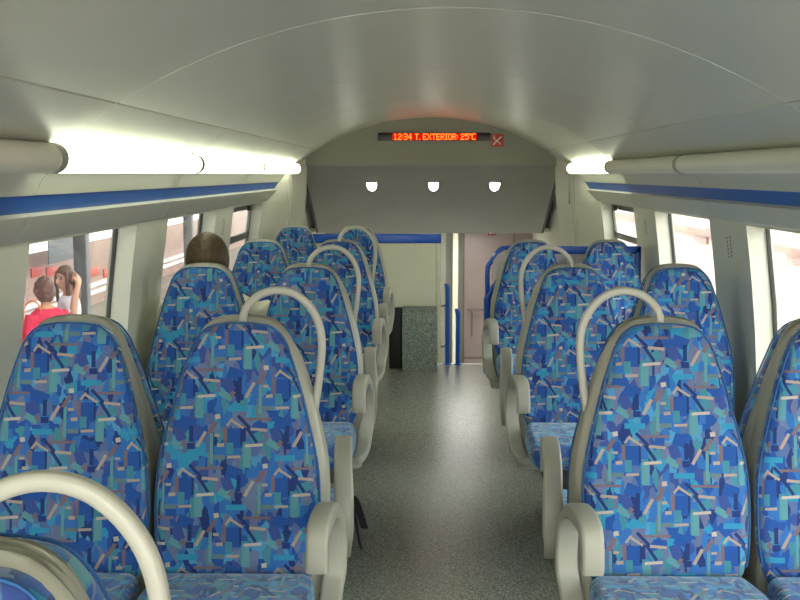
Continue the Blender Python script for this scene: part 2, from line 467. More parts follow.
lamp(1, 3.2, 5.05, False, 'unlit strip lamp at the upper right edge of the picture')
lamp(1, 5.05, 6.92, False, 'short-looking unlit strip lamp on the right, next to the glowing one')
lamp(1, 6.92, 8.75, True, 'only glowing strip lamp on the right, beside the end bulkhead')
for sd in (-1, 1):
    for a_ in (-2.9, -.9) if sd < 0 else (-2.9,): lamp(sd, a_, a_+1.9, True, 'added unseen strip lamp on the %s behind the viewpoint, %s' % ('left' if sd < 0 else 'right', 'at the rear end' if a_ < -2 else 'above the nearer seats'))  # lit lamps added out of view to brighten the near seats and ceiling

# end bulkhead: arched upper face, then the darker panel sloping away over the stairs
ZB = 1.66
g = Geo()
arch = [(x, z) for x, z in prof if abs(x) <= 1.079]
vs = [(x, 9.30, z) for x, z in arch] + [(1.06, 9.30, ZB), (-1.06, 9.30, ZB)]
g.add(vs, [tuple(range(len(vs)))])
wb = struct(g.build('wall_end', M['bulk_up'], smooth=0))
g = Geo()
HB = 1.035
yb, zb = 10.3, 1.06
g.loft([[(-HB, 9.302, ZB), (HB, 9.302, ZB), (HB, 9.34, ZB+.03), (-HB, 9.34, ZB+.03)], [(-HB*.97, yb, zb), (HB*.97, yb, zb), (HB*.97, yb+.04, zb+.01), (-HB*.97, yb+.04, zb+.01)]])
bk = struct(g.build('wall_end_sloping_panel', M['bulk'], smooth=0))
g = Geo()
for s in (-1, 1):
    g.loft([[(s*(HB+.002), 9.296, ZB), (s*(HB+.02), 9.296, ZB), (s*(HB+.02), 9.35, ZB+.03), (s*(HB+.002), 9.35, ZB+.03)], [(s*(HB*.97+.002), yb, zb), (s*(HB*.97+.02), yb, zb), (s*(HB*.97+.02), yb+.04, zb+.03), (s*(HB*.97+.002), yb+.04, zb+.03)]])
g.build('edge_seal', M['dark'], bk, smooth=0)
struct(Geo().box(-1.06, 1.06, 9.296, 9.303, ZB-.004, ZB+.002).build('trim_3', M['vest'], smooth=0))
# side returns from the walls to the stairwell
for s in (-1, 1):
    g = Geo()
    g.add([(s*1.09, 9.32, -1), (s*1.09, 9.32, 2.1), (s*1.09, 12.2, 2.1), (s*1.09, 12.2, -1)], [(0, 1, 2, 3)])
    struct(g.build('wall_stair_left' if s < 0 else 'wall_stair_right', M['wall'], smooth=0))
    # the narrow grooved joint strip at the corner
    g = Geo()
    for q in range(2):
        y = 8.93+.06*q; 
        g.loft([[(s*(xin(z)-shift(y)-.006), y, z), (s*(xin(z)-shift(y)-.006), y+.022, z), (s*(xin(z)-shift(y)+.01), y+.022, z), (s*(xin(z)-shift(y)+.01), y, z)] for z in (0, .6, 1.2, 1.4, 1.65)])
    struct(g.build('trim_%d' % (4 if s < 0 else 5), M['cove'], smooth=0))
g = Geo()
for k in range(16):
    y = 9.05; z = 1.60-.016*k
    g.box(1.084, 1.098, 9.03, 9.06, z, z+.008)
v = g.build('vent_grille', M['frame'], W[1], smooth=0)

# three little spot lamps in the sloping panel
sl = Vector((0, yb-9.302, zb-ZB)).normalized(); nrm = Vector((0, sl.z, -sl.y))   # facing the camera and down
if nrm.y > 0: nrm = -nrm
for px, lab in ((-.49, 'leftmost of the three small white spot lamps on the grey bulkhead'), (.025, 'middle one of the three small white spot lamps on the grey bulkhead'), (.535, 'rightmost of the three small white spot lamps on the grey bulkhead')):
    d = .315
    c = Vector((px-.09*0, 9.302, ZB)) + sl*d
    t = thing('spot_lamp', lab, 'lamp', c+nrm*.004, 0, 'spot lamps on the bulkhead')
    # D-shaped lens: flat top, round below
    outl = []
    for i in range(17):
        a = PI+PI*i/16; outl.append((.040*math.cos(a), .02+.095*math.sin(a)))
    outl += [(.040, .055), (-.040, .055)]
    def D(sc, off): return [Vector((x*sc, 0, 0)) - sl*(y*sc) + nrm*off for x, y in outl]
    g = Geo(); g.loft([D(1, 0), D(1, .008), D(.8, .014)]); g.build('lens', M['spot'], t)
    g = Geo(); g.loft([D(1.16, -.003), D(1.16, .006), D(1.03, .0085), D(1.0, .002)], caps=False); g.build('rim', M['ledbox'], t)

# LED display with dot-matrix text
FONT = {'1': '00100 01100 00100 00100 00100 00100 01110', '2': '01110 10001 00001 00110 01000 10000 11111', '3': '11110 00001 00001 01110 00001 00001 11110',
        '4': '00010 00110 01010 10010 11111 00010 00010', '5': '11111 10000 11110 00001 00001 10001 01110', ':': '0 0 1 0 1 0 0', '.': '0 0 0 0 0 0 1', ' ': '00 00 00 00 00 00 00',
        'T': '11111 00100 00100 00100 00100 00100 00100', 'E': '11111 10000 10000 11110 10000 10000 11111', 'X': '10001 10001 01010 00100 01010 10001 10001',
        'R': '11110 10001 10001 11110 10100 10010 10001', 'I': '111 010 010 010 010 010 111', 'O': '01110 10001 10001 10001 10001 10001 01110',
        '°': '11 11 00 00 00 00 00', 'C': '01111 10000 10000 10000 10000 10000 01111'}
def at(px, py, Y):
    u, v = (px-400)/F, (300-py)/F
    d = Matrix.Rotation(yaw, 3, 'Z') @ Vector((u, math.cos(pitch)+v*math.sin(pitch), -math.sin(pitch)+v*math.cos(pitch)))
    return Vector((CX, 0, CZ)) + d*(Y/d.y)
p0, p1 = at(378, 133, 9.27), at(490.5, 140.5, 9.27)
t = thing('led_display', 'long black LED display with glowing red text on the bulkhead', 'display', ((p0.x+p1.x)/2, 9.297, (p0.z+p1.z)/2))
hw, hh = (p1.x-p0.x)/2, (p0.z-p1.z)/2
Geo().box(-hw, hw, -.045, -.001, -hh, hh, bev=.004).build('housing', M['ledbox'], t)
txt = '12:34 T. EXTERIOR: 25°C'
cols = sum(len(FONT[c].split()[0])+1 for c in txt)-1
q0, q1 = at(393.5, 133, 9.25).x, at(475.5, 133, 9.25).x
pw = (q1-q0)/cols; ph = (2*hh*.82)/7; x = q0-t.location.x
Geo().box(x-.01, x+pw*cols+.01, -.0475, -.044, -hh*.9, hh*.9).build('glow_screen', M['ledback'], t, smooth=0)
for wd in txt.split(' '):
    g = Geo()
    for c in wd:
        rows = FONT[c].split()
        for r, row in enumerate(rows):
            for k, b in enumerate(row):
                if b == '1':
                    z = hh*.82-ph*(r+.5); xx = x+pw*(k+.5)
                    g.box(xx-pw*.46, xx+pw*.46, -.0505, -.047, z-ph*.44, z+ph*.44)
        x += pw*(len(rows[0])+1)
    g.build('text', M['ledred'], t, smooth=0)
    x += pw*3

# no-smoking sign next to it
def nosmoke(px0, py0, px1, py1, Y, label, simple=False):
    p0, p1 = at(px0, py0, Y), at(px1, py1, Y); c = (p0+p1)/2; s = (p1.x-p0.x)/2
    t = thing('no_smoking_sign', label, 'sign', (c.x, Y+.004, c.z))
    Geo().box(-s, s, -.004, .004, -s, s, bev=.002).build('plate', M['signred'], t)
    g = Geo()
    def stroke(a, b, w):
        a, b = Vector(a), Vector(b); d = (b-a).normalized(); n = Vector((-d.y, d.x))*w/2
        q = [a+n, b+n, b-n, a-n]
        g.loft([[(v.x*s, -.0065, v.y*s) for v in q], [(v.x*s, -.0035, v.y*s) for v in q]])
    stroke((-.62, -.66), (.66, .66), .17)
    stroke((-.66, .46), (.6, -.62), .12)
    stroke((-.66, .74), (-.4, .72), .12); stroke((-.5, .62), (-.3, .4), .08)
    g.build('pictogram', M['signwhite'], t, smooth=0)
nosmoke(491, 134.5, 503.5, 146.5, 9.29, 'red square no-smoking sign with a white crossed cigarette beside the LED display')

# ------------------------------------------------------------------ stairwell and vestibule beyond
slab('floor_vestibule', M['floor'], -1.3, 1.3, 11.0, 12.4, -1.06, -1.0)
struct(Geo().box(-1.2, 1.2, 10.35, 12.4, 1.066, 1.10).build('ceiling_vestibule', M['ceil'], smooth=0))
dY = 12.0
struct(Geo().box(-1.3, 1.3, dY+.02, dY+.08, -1.0, 2.09).build('wall_vestibule', M['vest'], smooth=0))
a, b = at(464, 230, dY).x, at(536, 230, dY).x
d = struct(Geo().box(a, b, dY-.03, dY+.02, -1.0, 1.03, bev=.006).build('door_1', M['door']))
h = Geo(); hx0, hx1, hz = at(468, 309, dY-.05).x, at(500, 309, dY-.05).x, at(468, 310, dY-.05).z
h.tube([(hx0, dY-.03, hz), (hx0, dY-.09, hz), (hx1, dY-.09, hz), (hx1, dY-.03, hz)], .010, 8)
h.tube([(hx0+.04, dY-.05, hz), (hx0+.04, dY-.05, hz-.28)], .008, 8); h.build('door_handle', M['doordark'], d)
g = Geo()
for xx in (at(463.5, 300, dY).x, at(513, 300, dY).x): g.box(xx-.008, xx+.008, dY-.034, dY-.028, -1.0, 1.03)
g.box(a, b, dY-.034, dY-.028, -.36, -.34)
g.build('door_groove', M['doordark'], d, smooth=0)
p = at(492, 231.5, dY-.04)
t = thing('door_sign', 'tiny dark red square sign at the top of the far grey door', 'sign', (p.x, dY-.035, p.z))
Geo().box(-.04, .04, -.004, .004, -.04, .04, bev=.002).build('plate', plastic('sign_dark_red', (120, 32, 30), .5), t)
g = Geo()
for q in ([(-.024, .024), (-.012, .026), (.026, -.016), (.018, -.024)], [(-.026, -.02), (-.008, -.026), (-.006, -.008), (-.02, -.004)]):
    g.loft([[(x, -.006, z) for x, z in q], [(x, -.003, z) for x, z in q]])
g.build('pictogram', M['signwhite'], t, smooth=0)
# pale upright at the door's edge
p = at(455.5, 230, 11.9)
struct(Geo().box(p.x-.03, p.x+.03, 11.86, 11.97, -1.0, 1.05, bev=.01).build('trim_6', M['white']))
p = at(448, 230, 11.9)
struct(Geo().box(-.9, p.x-.02, 11.9, 11.98, -1.0, 1.05).build('wall_vestibule_panel', M['vest'], smooth=0))
# stairs down from the saloon
for k in range(4):
    slab('floor_step.%03d' % k, M['floor'], -1.2, 1.2, 9.5+.30*k, 9.82+.30*k, -1.0, -.2*(k+1))
struct(Geo().box(-1.2, 1.2, 9.47, 9.512, -.055, .003, bev=.001).build('trim_7', M['steel']))

# white divider with the blue rail
DY = 9.36
xl, xr = -1.02, at(440.5, 300, DY).x
t = thing('stair_divider', 'white divider panel with thick blue top rail beside the stairs', 'divider', (0, DY, 0))
zt = at(400, 243, DY).z; zr = at(400, 234, DY).z
Geo().box(xl, xr-.04, -.02, .02, .02, zt, bev=.004).build('panel', M['white'], t)
Geo().box(xl, xr+.004, -.035, .035, zt, zr, bev=.010).build('top_rail', M['blue'], t)
g = Geo(); g.box(xr-.038, xr, -.03, .03, .03, zt, bev=.006); g.build('end_post', M['white'], t)
g = Geo()
for q in (-.03, -.008): g.box(xr+q-.004, xr+q+.004, -.02, .02, 0, .032)
g.build('foot', M['steel'], t)
xx = at(415, 240, DY).x
for q in (0, .03): Geo().disc((xx+q, -.021, zt-.012), .005, .008, (0, 1, 0), 8).build('screw', M['steel'], t)
# stair handrails
for px, y0, y1, Y, lab in ((447.5, 286, 363, 9.46, 'left blue upright rail post at the head of the stairs, beside the white divider'), (458, 311, 363, 9.46, 'right shorter blue upright rail post at the head of the stairs')):
    p0, p1 = at(px, y0, Y), at(px, y1, Y)
    t = thing('stair_rail', lab, 'handrail', (p0.x, Y, 0), 0, 'blue rails at the stairs')
    dx = .012
    g = Geo(); g.tube(smoothpath([(0, 0, .004), (0, 0, p0.z*.5), (0, 0, p0.z-.05), (-.004, .015, p0.z-.008), (-.008, .06, p0.z)]), .019, 12); g.build('rail', M['blue'], t)
    g = Geo(); g.disc((0, 0, .004), .032, .008, (0, 0, 1), 18); g.build('base_plate', M['blue'], t)
for z, lb in ((.5, 'upper dark bracket between the white divider post and the blue rail post'), (.16, 'lower dark bracket between the white divider post and the blue rail post')):
    g = Geo(); g.tube([(xr+.012, 9.40, z), (at(447.5, 300, 9.46).x-.022, 9.455, z)], .008, 8)
    tag(g.build('rail_bracket', M['dark']), lb, 'bracket')

# carpeted box in front of the divider
x0, x1 = at(402.5, 340, 9.2).x, at(437, 340, 9.2).x
g = Geo()
sec = [(9.32, 0), (9.12, 0), (9.12, .40), (9.135, .455), (9.17, .49), (9.22, .505), (9.32, .51)]
g.loft([[(x0, y, z) for y, z in sec], [(x1, y, z) for y, z in sec]])
o = g.build('carpeted_box', M['carpet']); tag(o, 'grey speckled carpet-covered box in front of the white divider', 'box')
g = Geo(); g.box(x0-.11, x0-.004, 9.26, 9.32, .001, .50, bev=.004)  # dark panel put in for the shadow beneath the divider
o = g.build('shadow_panel', M['dark']); tag(o, 'narrow dark panel standing in for shadow left of the carpeted box, under the divider', 'panel')

# right-hand divider with blue frame and hand loop
RY = 6.83
t = thing('divider_screen', 'divider screen with blue frame behind the last right-hand seats', 'divider', (0, RY, 0))
xa, xb = at(487.5, 300, RY).x, 1.235
z1 = at(600, 248, RY).z
Geo().box(xa+.03, xb-.02, -.012, .012, .41, z1-.03, bev=.003).build('panel', plastic('screen_pale', (196, 190, 196), .4), t)
g = Geo(); zk = at(487, 297, RY).z; xk = at(515, 242, RY).x; zk2 = at(515, 241, RY).z
g.tube([(xa, 0, .39), (xa, 0, zk)], .022, 14); g.build('post', M['blue'], t)
g = Geo(); g.box(at(530, 240, RY).x, xb, -.022, .022, z1-.035, z1+.012, bev=.008); g.box(xb-.035, xb, -.022, .022, .0, z1+.01, bev=.008); g.box(xa, xb, -.018, .018, .39, .42, bev=.006); g.build('frame', M['blue'], t)
g = Geo()
pts = [at(487.5, 300, RY), at(487.5, 270, RY), at(491, 262, RY), at(499, 251, RY), at(506, 248, RY), at(530, 248, RY)]
g.tube([Vector((p.x, 0, p.z)) for p in smoothpath([Vector((q.x, RY, q.z)) for q in pts])], .014, 12); g.build('hand_loop', M['blue'], t)
g = Geo(); pts = [at(487.5, 297, RY), at(492, 290, RY), at(508, 264, RY), at(520, 250, RY)]
g.tube([Vector((p.x, 0, p.z)) for p in pts], .019, 12); g.build('sloping_rail', M['blue'], t)

# ------------------------------------------------------------------ seats
WT = [(.53, .185), (.55, .196), (.58, .206), (.63, .214), (.73, .217), (.82, .212), (.91, .194), (.99, .173), (1.05, .157), (1.10, .140), (1.14, .126), (1.165, .111), (1.182, .094), (1.193, .07), (1.198, .03)]
def wz(z): return interp(WT, z)
def front(z): return lint([(.35, .215), (.55, .19), (1.05, .1), (1.21, .073)], z)
def seat_meshes():
    D = {}
    zs = [.53, .54, .55, .565, .58, .60] + [.63+.03*i for i in range(17)] + [1.13, 1.145, 1.158, 1.17, 1.18, 1.188, 1.193, 1.196, 1.198]
    # upholstered back
    g = Geo(); rings = []; uv = []
    for z in zs:
        w = wz(z); f = front(z); e = min(1, max(0, (1.202-z)/.022))**.5; e2 = min(1, max(.3, (z-.515)/.05))
        hd = .034*max(.25, e)*e2
        yc = -f+.034
        ring = []; us = []
        for x, y in rrect(w, hd, .030, 6): 
            # slight hollow for the sitter
            dip = .010*max(0, 1-(x/.15)**2)*max(0, math.sin(max(0, min(1, (z-.6)/.5))*PI)) if y < 0 else 0
            ring.append((x, yc+y+dip, z)); sd_ = max(0, min(1, (1.15-z)/.08)); us.append((x + math.copysign(y+hd, x)*sd_, z+(y+hd)*(1-sd_)))
        rings.append(ring); uv += us
    g.loft(rings, uv=uv); D['backrest'] = g.data('backrest', M['fab'], 60, True)
    g = Geo(); zp = [z for z in zs if z > .57]
    side = lambda sg: [(sg*(wz(z)-.0015), -front(z)+.012, z) for z in zp]
    g.tube(side(-1)+side(1)[::-1], .0024, 6); D['piping'] = g.data('piping', M['piping'], 60)
    # plastic half shell behind, up to the pair's mid plane; wider on the armrest side
    for sv in (-1, 0, 1):
        g = Geo(); rings = []
        zz = [.36, .40, .45] + [.5+.05*i for i in range(13)] + [1.13, 1.155, 1.175, 1.189, 1.200, 1.207, 1.212]
        for z in zz:
            w = wz(max(.58, z-.014))-.005
            if z < .58: w = .209
            ex = .020*min(1, max(0, (1.19-z)/.1))
            wr = w+(ex if sv > 0 else 0); wl = w+(ex if sv < 0 else 0)
            d = front(z)-.036; e = max(.35, min(1, (1.218-z)/.045)**.5); d *= e if z > 1.172 else 1
            y1 = -.002-max(0, (1-e))*.02; r = min(.04, d*.6)
            ring = [(wr, y1, z), (wr, -.02, z)]
            for i in range(6):
                a = PI/2*i/5; ring.append((wr-r+r*math.cos(a), -d+r-r*math.sin(a), z))
            for i in range(6):
                a = PI/2*i/5; ring.append((-wl+r-r*math.sin(a), -d+r-r*math.cos(a), z))
            ring += [(-wl, -.02, z), (-wl, y1, z)]
            rings.append(ring)
        g.loft(rings); D['back_shell', sv] = g.data('back_shell', M['shell'], 50)
    # cushion
    g = Geo(); rings = []; uv = []
    ys = [-.175, -.18, -.19, -.21, -.26, -.32, -.40, -.48, -.55, -.60, -.63, -.65, -.662, -.668]
    for y in ys:
        t = (-y-.175)/.493
        e = min(1, max(.12, (y+.674)/.06))**.5; e = min(e, min(1, max(.5, (-.165-y)/.03)))
        top = .566+.012*math.sin(t*PI)-.006*t; hh = .045*e; zc_ = top-.045-.012*(1-e)
        w = .20+.018*min(1, t*3)
        w -= .03*(1-e)
        ring = []; us = []
        for x, z in rrect(w, hh, .032, 6): ring.append((x, y, zc_+z)); us.append((x+math.copysign(hh-z, x), y+.3 - (0 if z > 0 else .1)))
        rings.append(ring); uv += us
    g.loft(rings, uv=uv); D['cushion'] = g.data('cushion', M['fab'], 60, True)
    g = Geo()
    g.loft([[(x*.93 if y < -.5 else x, y, .41) for x, y in ((-.17, -.10), (.17, -.10), (.17, -.58), (-.17, -.58))], [(x, y, .492) for x, y in ((-.19, -.08), (.19, -.08), (.19, -.61), (-.19, -.61))]])
    D['seat_pan'] = g.data('seat_pan', M['pan'], 30)
    g = Geo()
    g.loft([[(x*1.0, y-.30, z) for x, y in rrect(w, w2, .03, 5)] for z, w, w2 in ((0, .09, .15), (.02, .09, .15), (.03, .06, .1), (.2, .055, .09), (.41, .09, .14))])
    D['pedestal'] = g.data('pedestal', M['pan'], 40)
    for s in (-1, 1):
        g = Geo()
        path = [(.236, -.452, .708), (.236, -.457, .735), (.237, -.453, .778), (.239, -.434, .803), (.243, -.38, .813), (.247, -.30, .808), (.251, -.23, .785), (.256, -.178, .74), (.258, -.155, .68), (.256, -.155, .61),
                (.250, -.175, .545), (.244, -.225, .500), (.238, -.29, .480), (.231, -.35, .472), (.220, -.41, .472)]
        pp = smoothpath([(s*x, y, z-.045 if z > .56 else z-.02) for x, y, z in path], 5)
        n = len(pp); rr = []
        P = [Vector(q) for q in pp]
        rings = []
        for i in range(n):
            T = (P[min(n-1, i+1)]-P[max(0, i-1)]).normalized(); side = Vector((1, 0, 0)); side = (side-T*side.dot(T)).normalized(); N = T.cross(side)
            u = i/(n-1)
            hw_ = .0265 if u < .4 else .0265+.003*min(1, (u-.4)*4)
            if u > .8: hw_ *= 1-.35*(u-.8)/.2
            th = .019 if u < .12 else (.019+.003*math.sin((u-.12)/.3*PI) if u < .42 else .0165)
            if i == 0: hw_ *= .8; th *= .75
            if i == n-1: hw_ *= .8; th *= .8
            rings.append([P[i]+side*x+N*y for x, y in rrect(hw_, th, .010, 4)])
        g.loft(rings); D['armrest', s] = g.data('armrest', M['arm'], 50)
        g = Geo()
        path = [(.004, 0, 1.195), (.004, 0, 1.215), (.018, 0, 1.243), (.05, 0, 1.270), (.095, 0, 1.282), (.14, 0, 1.273), (.178, 0, 1.243), (.203, 0, 1.20), (.213, 0, 1.15), (.211, 0, 1.095), (.204, 0, 1.035), (.197, 0, .985), (.188, 0, .93)]
        pp = smoothpath([(s*x, -.022, z) for x, y, z in path], 5)
        g.tube(pp, 1, 14, flat=(.0112, .0105)); D['grab_handle', s] = g.data('grab_handle', M['handle'], 50)
    return D
SM = seat_meshes()
def seat(x, yc, facing, arm, handle, label):
    """facing 'toward' the camera or 'away'; arm/handle: side in the world (-1, 1) or 0"""
    rz = 0 if facing == 'toward' else PI
    sg = 1 if facing == 'toward' else -1
    t = thing('train_seat', label, 'seat', (x, yc, 0), rz, 'blue patterned train seats')
    for k in ('backrest', 'cushion', 'seat_pan', 'pedestal'):
        o = link(k, SM[k], t)
        if k == 'backrest': link('piping', SM['piping'], o)
    link('back_shell', SM['back_shell', arm if facing == 'toward' else 0], t)
    if arm: link('armrest', SM['armrest', arm*sg], t)
    if handle: link('grab_handle', SM['grab_handle', handle*sg], t)
    return t
AX, WX = .558, 1.010
rows = [1.14, 3.04, 4.85, 6.66, 8.47]
L = {
 (-1, 0, 'a'): ('blue seat with a curved grab handle, cut off at the bottom left corner', 'seat turned away, back to back with the bottom left corner seat'),
 (-1, 1, 'a'): ('large blue aisle seat with grab handle in the left foreground, cushion towards the camera', 'seat facing away behind the large left foreground aisle seat, black strap by its armrest'),
 (-1, 1, 'w'): ('blue window seat at the left edge, below the window with the two people', 'seat facing away behind the left-edge window seat, only its blue edge showing'),
 (-1, 2, 'a'): ('left aisle seat with grab handle, second one along the aisle from the camera', 'seat facing away behind the second left aisle seat, armrest over the aisle'),
 (-1, 2, 'w'): ('blue window seat on the left directly in front of the dark-haired seated person', 'seat facing away on the left, in which the dark-haired person sits'),
 (-1, 3, 'a'): ('left aisle seat with grab handle, third one along the aisle from the camera', 'seat facing away, back to back with the third left aisle seat, mostly hidden'),
 (-1, 3, 'w'): ('blue window seat on the left beyond the dark-haired person, by the hinged window', 'seat facing away, back to back with the window seat by the left hinged window'),
 (-1, 4, 'a'): ('farthest left aisle seat, in front of the white divider with blue rail', ''),
 (-1, 4, 'w'): ('farthest left window seat, beside the pale end wall under the bulkhead', ''),
 (1, 1, 'a'): ('large blue aisle seat with grab handle in the right foreground, cushion towards the camera', 'seat facing away behind the large right foreground aisle seat'),
 (1, 1, 'w'): ('blue window seat cut off by the right edge of the picture', 'seat facing away behind the right-edge window seat, only its blue rim showing'),
 (1, 2, 'a'): ('right aisle seat with grab handle, second one along the aisle from the camera', 'seat facing away behind the second right aisle seat, armrest over the aisle'),
 (1, 2, 'w'): ('blue window seat on the right by the dotted pillar, facing the camera', 'seat facing away, back to back with the right window seat by the dotted pillar'),
 (1, 3, 'a'): ('farthest right aisle seat without grab handle, beside the blue hand loop', ''),
 (1, 3, 'w'): ('farthest right window seat against the blue-framed divider screen', ''),
}
S = {}
for (sd, r, c), (l1, l2) in L.items():
    x = sd*(AX if c == 'a' else WX)
    last = not l2
    S[sd, r, c, 't'] = seat(x, rows[r], 'toward', -sd if c == 'a' else 0, -sd if (c == 'a' and not last) else 0, l1)
    if l2: S[sd, r, c, 'a'] = seat(x, rows[r], 'away', -sd if c == 'a' else 0, 0, l2)

# black strap hanging off the away-facing armrest
g = Geo()
def ribbon(path, w):
    P = [Vector(p) for p in path]; rings = []
    for p in P: rings.append([p+Vector((x, y, 0)) for x, y in ((-w*.5, -.0015), (w*.5, -.0015), (w*.5, .0015), (-w*.5, .0015))])
    g.loft(rings)
xs = -.288
ribbon(smoothpath([(xs-.02, 3.30, .655), (xs+.012, 3.30, .63), (xs+.03, 3.30, .58), (xs+.042, 3.30, .54)]), .022)
ribbon(smoothpath([(xs+.008, 3.301, .62), (xs+.016, 3.301, .56), (xs+.026, 3.301, .50), (xs+.034, 3.301, .475)]), .008)
o = g.build('bag_strap', M['black']); tag(o, 'black strap ends dangling into the aisle beside the left foreground armrest', 'strap')

# ------------------------------------------------------------------ people
def remesh(geo, name, mat, voxel=.008, smooth=6):
    o = geo.build(name, mat); 
    m = o.modifiers.new('r', 'REMESH'); m.mode = 'VOXEL'; m.voxel_size = voxel
    s = o.modifiers.new('s', 'SMOOTH'); s.iterations = smooth; s.factor = .5
    dg = bpy.context.evaluated_depsgraph_get(); ev = o.evaluated_get(dg)
    me = bpy.data.meshes.new_from_object(ev); me.name = name
    old = o.data; bpy.data.objects.remove(o); bpy.data.meshes.remove(old)
    me.polygons.foreach_set('use_smooth', [True]*len(me.polygons))
    me.materials.clear(); me.materials.append(mat)
    return me

def head_geo(g, c, rot, sc=1.0):
    """skull with jaw, nose, brow, ears; faces local +Y; rot is a matrix"""
    c = Vector(c); rings = []; nu, nv = 32, 22
    for i in range(nv+1):
        th = PI*(.015+.97*i/nv); ring = []
        for k in range(nu):
            ph = 2*PI*k/nu
            x = .074*math.sin(th)*math.cos(ph); y = .095*math.sin(th)*math.sin(ph); z = .115*math.cos(th)
            if z < 0:
                t = -z/.115; x *= 1-.30*t; y = y*(1-.18*t)+.018*t
                if y < 0: y *= 1-.35*t
            if y > 0:
                n = math.exp(-((x/.030)**2)-((z-.012)/.018)**2); y -= .0*n
                for ex in (-.032, .032): y -= .010*math.exp(-(((x-ex)/.017)**2)-((z-.004)/.013)**2)
                y += .006*math.exp(-((z+.088)/.02)**2-(x/.025)**2)
            ring.append(c+rot@(Vector((x, y, z))*sc))
        rings.append(ring)
    g.loft(rings)
    nose = [Vector((0, .086, .008)), Vector((0, .100, -.012)), Vector((0, .110, -.032)), Vector((0, .098, -.040))]
    g.tube([c+rot@(p*sc) for p in nose], [.007*sc, .009*sc, .0125*sc, .008*sc], 10)
    for s in (-1, 1):
        ear = [Vector((s*.074, -.005, .018)), Vector((s*.083, -.012, .008)), Vector((s*.082, -.010, -.012)), Vector((s*.074, -.002, -.03))]
        g.tube([c+rot@(p*sc) for p in ear], [.008*sc, .012*sc, .011*sc, .007*sc], 8)
    lip = [Vector((-.022, .083, -.060)), Vector((0, .093, -.058)), Vector((.022, .083, -.060))]
    g.tube([c+rot@(p*sc) for p in lip], [.004*sc, .008*sc, .004*sc], 8)

def face_parts(par, c, rot, sc=1.0):
    c = Vector(c)
    for s in (-1, 1):
        g = Geo(); p = c+rot@(Vector((s*.032, .081, .004))*sc); g.ball(p, .010*sc, nu=12, nv=8); g.build('eye', M['eye'], par)
        g = Geo(); g.tube([c+rot@(Vector(q)*sc) for q in ((s*.016, .092, .024), (s*.034, .088, .030), (s*.05, .074, .023))], .0035*sc, 6); g.build('eyebrow', M['hair'], par)
    g = Geo(); g.tube([c+rot@(Vector(q)*sc) for q in ((-.021, .087, -.0615), (0, .0985, -.060), (.021, .087, -.0615))], [.003*sc, .0055*sc, .003*sc], 8); g.build('mouth', M['lips'], par)

def hand_geo(g, wrist, dirn, palmn, side, curl=.5, sc=1.0):
    """palm, four unequal bent fingers, thumb leaving the palm's side. dirn: along the hand; palmn: out of the palm"""
    d = Vector(dirn).normalized(); n = Vector(palmn); n = (n-d*n.dot(d)).normalized(); a = d.cross(n)*side
    w = Vector(wrist); rings = []
    for t, hw_, hd in ((-.01, .026, .020), (.02, .034, .017), (.055, .041, .015), (.085, .041, .013), (.095, .036, .010)):
        rings.append([w+d*t*sc+a*x*sc+n*y*sc for x, y in rrect(hw_, hd, .010, 3)])
    g.loft(rings)
    for x, ln in ((-.031, .062), (-.0105, .078), (.0105, .082), (.031, .072)):
        p = w+d*.083*sc+a*x*sc; path = [p-d*.015*sc, p]; dd = d.copy()
        for j, fr in enumerate((.42, .32, .26)):
            dd = (dd*math.cos(curl*.8)+n*math.sin(curl*.8)).normalized() if j else (d*math.cos(curl*.5)+n*math.sin(curl*.5)).normalized()
            p = p+dd*ln*fr*sc; path.append(p.copy())
        # bend progressively
        g.tube(path, [.0088*sc, .0088*sc, .0083*sc, .0076*sc, .0062*sc], 8)
    p = w+d*.022*sc+a*.028*sc
    g.tube([p, p+(a*.022+d*.022+n*.008)*sc, p+(a*.034+d*.050+n*.016)*sc, p+(a*.036+d*.072+n*.024)*sc], [.013*sc, .012*sc, .010*sc, .0075*sc], 8)

def torso_geo(g, pts, grow=0):
    """rings: (centre, half width, half depth, tilt about x)"""
    rings = []
    for (c, hw_, hd, tl) in pts:
        c = Vector(c); m = Matrix.Rotation(tl, 3, 'X')
        rings.append([c+m@Vector((x, y, 0)) for x, y in [((hw_+grow)*math.copysign(abs(math.cos(a))**.8, math.cos(a)), (hd+grow)*math.copysign(abs(math.sin(a))**.8, math.sin(a))) for a in [2*PI*k/28 for k in range(28)]]])
    g.loft(rings)
def limb(g, pts, rad, grow=0):
    P = smoothpath(pts, 5); n = len(P); m = len(rad)-1
    R = []
    for i in range(n):
        u = i/(n-1)*m; j = min(m-1, int(u)); R.append(rad[j]+(rad[j+1]-rad[j])*(u-j)+grow)
    g.tube(P, R, 16)
def shoe(g, ankle, fwd):
    a = Vector((ankle[0], ankle[1], 0)); f = Vector(fwd).normalized(); s = Vector((f.y, -f.x, 0)); rings = []
    z0 = ankle[2]-.085
    for t, w, h in ((-.075, .025, .05), (-.06, .036, .075), (0, .040, .085), (.06, .045, .065), (.12, .048, .05), (.165, .040, .04), (.19, .02, .028)):
        rings.append([a+f*t+s*x+Vector((0, 0, z0+h/2+y)) for x, y in rrect(w, h/2, .02, 4)])
    g.loft(rings)

